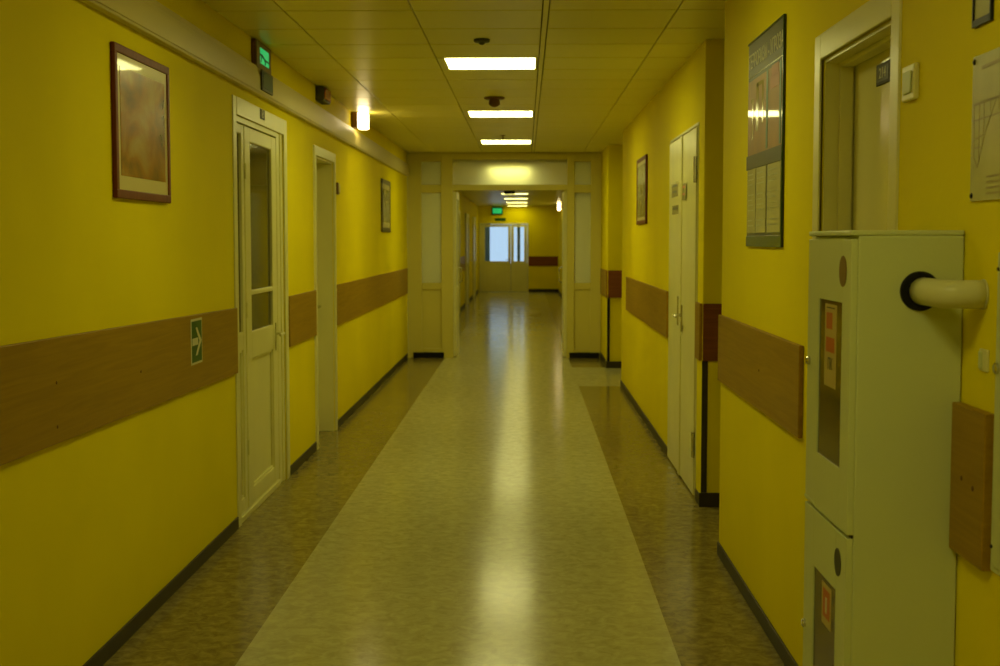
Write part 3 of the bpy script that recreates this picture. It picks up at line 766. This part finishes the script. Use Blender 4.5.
t = thing('evacuation_plan', 'large laminated evacuation plan with faint drawing at the right edge', 'plan', RN.p(-2.72, 1.68, 0))
bm = BM(); RN.box(bm, -3.02, -2.40, 1.685, 2.000, 0.002, 0.006, 0.001); obj('sheet', bm, M['paper'], t)
bm = BM()
def ln(a, b_, w=0.0016):
    a = Vector(a); b_ = Vector(b_); d = (b_ - a).normalized(); n = Vector((-d.y, d.x)) * w
    prism(bm, [tuple(a + n), tuple(a - n), tuple(b_ - n), tuple(b_ + n)], RN, 0.006, 0.0066)
ln((-3.005, 1.895), (-2.45, 1.905), 0.0028); ln((-3.005, 1.895), (-3.0, 1.78)); ln((-3.0, 1.78), (-2.975, 1.758)); ln((-2.975, 1.758), (-2.93, 1.83)); ln((-2.93, 1.83), (-2.86, 1.90))
ln((-3.0, 1.86), (-2.5, 1.872)); ln((-2.97, 1.895), (-2.968, 1.77)); ln((-2.94, 1.895), (-2.94, 1.83)); ln((-2.99, 1.82), (-2.94, 1.826)); ln((-3.0, 1.80), (-2.955, 1.80)); ln((-2.96, 1.97), (-2.5, 1.98), 0.004)
for x in (-2.90, -2.85, -2.80, -2.74, -2.68, -2.62, -2.56, -2.5): ln((x, 1.872), (x, 1.90))
for k in range(4): ln((-2.915, 1.735 - k * 0.012), (-2.60, 1.737 - k * 0.012), 0.0022)
obj('floor_drawing', bm, mat('plan_ink', (0.30, 0.25, 0.08), 0.4), t)
for u in (-3.008, -2.412):
    for v in (1.697, 1.988):
        bm = BM(); lathe(bm, RN.p(u, v, 0.006), RN.n, [(0.006, 0), (0.006, 0.002), (0.003, 0.004)], 12); obj('screw', bm, M['black'], t)

# white wall panel at the frame's edge
t = thing('wall_hatch', 'white metal wall hatch with a round lock at the right edge', 'hatch', RN.p(-2.6, 0.9, 0))
bm = BM(); RN.box(bm, -2.828, -2.30, 0.905, 1.575, 0.0, 0.008, 0.003); obj('frame', bm, M['cabinet'], t)
bm = BM(); RN.box(bm, -2.815, -2.315, 0.92, 1.560, 0.008, 0.012, 0.002); dr = obj('door', bm, M['cabinet'], t)
bm = BM(); lathe(bm, RN.p(-2.800, 1.335, 0.012), RN.n, [(0.012, 0), (0.012, 0.006), (0.008, 0.009)], 16); obj('lock', bm, M['metal'], dr)
for v in (0.96, 1.54):
    bm = BM(); lathe(bm, RN.p(-2.808, v, 0.012), RN.n, [(0.004, 0), (0.004, 0.003)], 10); obj('rivet', bm, M['black'], dr)
t = thing('door_stop', 'small pale bracket on the wall beside the white hatch', 'bracket', RN.p(-2.91, 1.32, 0))
bm = BM(); RN.box(bm, -2.935, -2.885, 1.318, 1.366, 0.0, 0.006, 0.002); obj('plate', bm, M['white'], t)
bm = BM(); RN.box(bm, -2.930, -2.912, 1.323, 1.361, 0.006, 0.010, 0.002); obj('catch', bm, M['cabinet'], t)

# ------------------------------------------------------------------ fire hose cabinet
CX0, CX1, CY0, CY1, CT = 0.735, 0.988, 3.06, 3.52, 1.622
SEAM = 0.922
cb = thing('fire_cabinet', 'tall white steel fire hose cabinet standing against the near right wall', 'cabinet', ((CX0 + CX1) / 2, (CY0 + CY1) / 2, 0))
CF = Frame((CX0, 0, 0), (0, -1, 0), (-1, 0, 0))
bm = BM(); box(bm, CX0 + 0.016, CX1, CY0, CY1, 0.0, CT - 0.012, 0.004)
box(bm, CX0, CX1, CY0 - 0.0, CY1, CT - 0.012, CT, 0.003)
obj('body', bm, M['cabinet'], cb)
def cab_door(z0, z1, w0, w1, label=None):
    """window w0..w1 given as (u0,u1,z0,z1)"""
    u0, u1, a, b_ = w0
    bm = BM(); ua, ub = -CY1 + 0.004, -CY0 - 0.002
    d0, d1_ = -0.016, 0.0
    CF.box(bm, ua, u0, z0, z1, d0, d1_, 0.002); CF.box(bm, u1, ub, z0, z1, d0, d1_, 0.002)
    CF.box(bm, u0, u1, z0, a, d0, d1_, 0.0); CF.box(bm, u0, u1, b_, z1, d0, d1_, 0.0)
    CF.box(bm, ua + 0.002, u0 - 0.0, z0 + 0.006, z0 + 0.012, d1_, d1_ + 0.002)
    dr = obj('door', bm, M['cabinet'], cb)
    bm = BM(); CF.box(bm, u0, u1, a, b_, -0.0155, -0.004); obj('window_pane', bm, M['cab_glass'], dr)
    return dr
dr = cab_door(SEAM + 0.004, CT - 0.020, (-3.392, -3.142, 1.066, 1.455), None)
# hose coil silhouette is not visible; sticker behind the pane
def sticker(dr, u0, u1, v0, v1, top_only=False):
    bm = BM(); CF.box(bm, u0, u1, v0, v1, -0.004, -0.0032); st = obj('sticker', bm, M['sticker'], dr)
    bm = BM(); w = u1 - u0; h = v1 - v0
    if top_only:
        CF.box(bm, u0 + w * .15, u1 - w * .15, v0 + h * .2, v1 - h * .12, -0.0032, -0.0026)
        ob = obj('red_field', bm, M['sign_red'], st)
        bm = BM(); CF.box(bm, u0 + w * .42, u1 - w * .42, v0 + h * .32, v1 - h * .3, -0.0026, -0.0022); obj('white_mark', bm, M['sign_white'], st)
    else:
        CF.box(bm, u0 + w * .15, u1 - w * .15, v0 + h * .42, v0 + h * .60, -0.0032, -0.0026)
        CF.box(bm, u0 + w * .15, u1 - w * .35, v0 + h * .70, v0 + h * .90, -0.0032, -0.0026)
        obj('red_field', bm, M['sign_red'], st)
        text('lettering', 'ПК', CF, (u0 + u1) / 2, v0 + h * .27, h * .20, -0.0032, M['ink'], st, 0.9)
        bm = BM(); CF.box(bm, u0 + w * .15, u1 - w * .15, v1 - h * .05, v1 - h * .035, -0.0032, -0.0027); obj('rule', bm, M['ink'], st)
sticker(dr, -3.330, -3.208, 1.245, 1.445)
def vent(dr, u, v, r, m):
    bm = BM(); lathe(bm, CF.p(u, v, 0.0003), CF.n, [(r, 0), (r, 0.0012)], 28)
    obj('round_vent', bm, m, dr)
vent(dr, -3.135, 1.528, 0.036, M['bronze'])
bm = BM(); lathe(bm, CF.p(-3.485, 1.290, 0.0), CF.n, [(0.011, 0), (0.011, 0.006), (0.008, 0.010)], 18); CF.box(bm, -3.487, -3.483, 1.282, 1.298, 0.009, 0.011); obj('lock', bm, M['metal'], dr, False)
dr2 = cab_door(0.03, SEAM - 0.004, (-3.405, -3.160, 0.25, 0.775), None)
sticker(dr2, -3.315, -3.215, 0.655, 0.758, True)
vent(dr2, -3.138, 0.846, 0.033, M['black'])
bm = BM(); lathe(bm, CF.p(-3.490, 0.600, 0.0), CF.n, [(0.011, 0), (0.011, 0.006), (0.008, 0.010)], 18); obj('lock', bm, M['metal'], dr2)
bm = BM(); CF.box(bm, -CY1 + 0.004, -CY0 - 0.002, SEAM - 0.004, SEAM + 0.004, -0.0155, -0.012); obj('door_gap', bm, M['seam'], cb)
# black grommet
bm = BM()
cx, cz = 0.890, 1.485
r1, r2 = 0.045, 0.031
ring_o = lathe(bm, (cx, CY0 + 0.0, cz), (0, -1, 0), [(r1, 0), (r1, 0.004), (r1 - .004, 0.0055)], 36)
obj('grommet', bm, M['black'], cb)

pp = thing('water_pipe', 'white water pipe running out of the fire cabinet side into the wall', 'pipe', (0.91, 2.85, 1.45))
bm = BM()
pts = [(0.895, 3.052, cz), (0.896, 3.005, cz), (0.900, 2.975, cz - 0.001), (0.908, 2.952, cz - 0.002), (0.920, 2.936, cz - 0.002), (0.938, 2.930, cz - 0.002), (0.965, 2.928, cz - 0.002), (0.989, 2.928, cz - 0.002)]
tube(bm, pts, 0.031, 28); obj('tube', bm, M['pipe'], pp, True)
bm = BM(); lathe(bm, (0.989, 2.928, cz - 0.002), (-1, 0, 0), [(0.033, 0), (0.033, 0.003), (0.0315, 0.004)], 28); obj('wall_collar', bm, M['pipe'], pp, True)
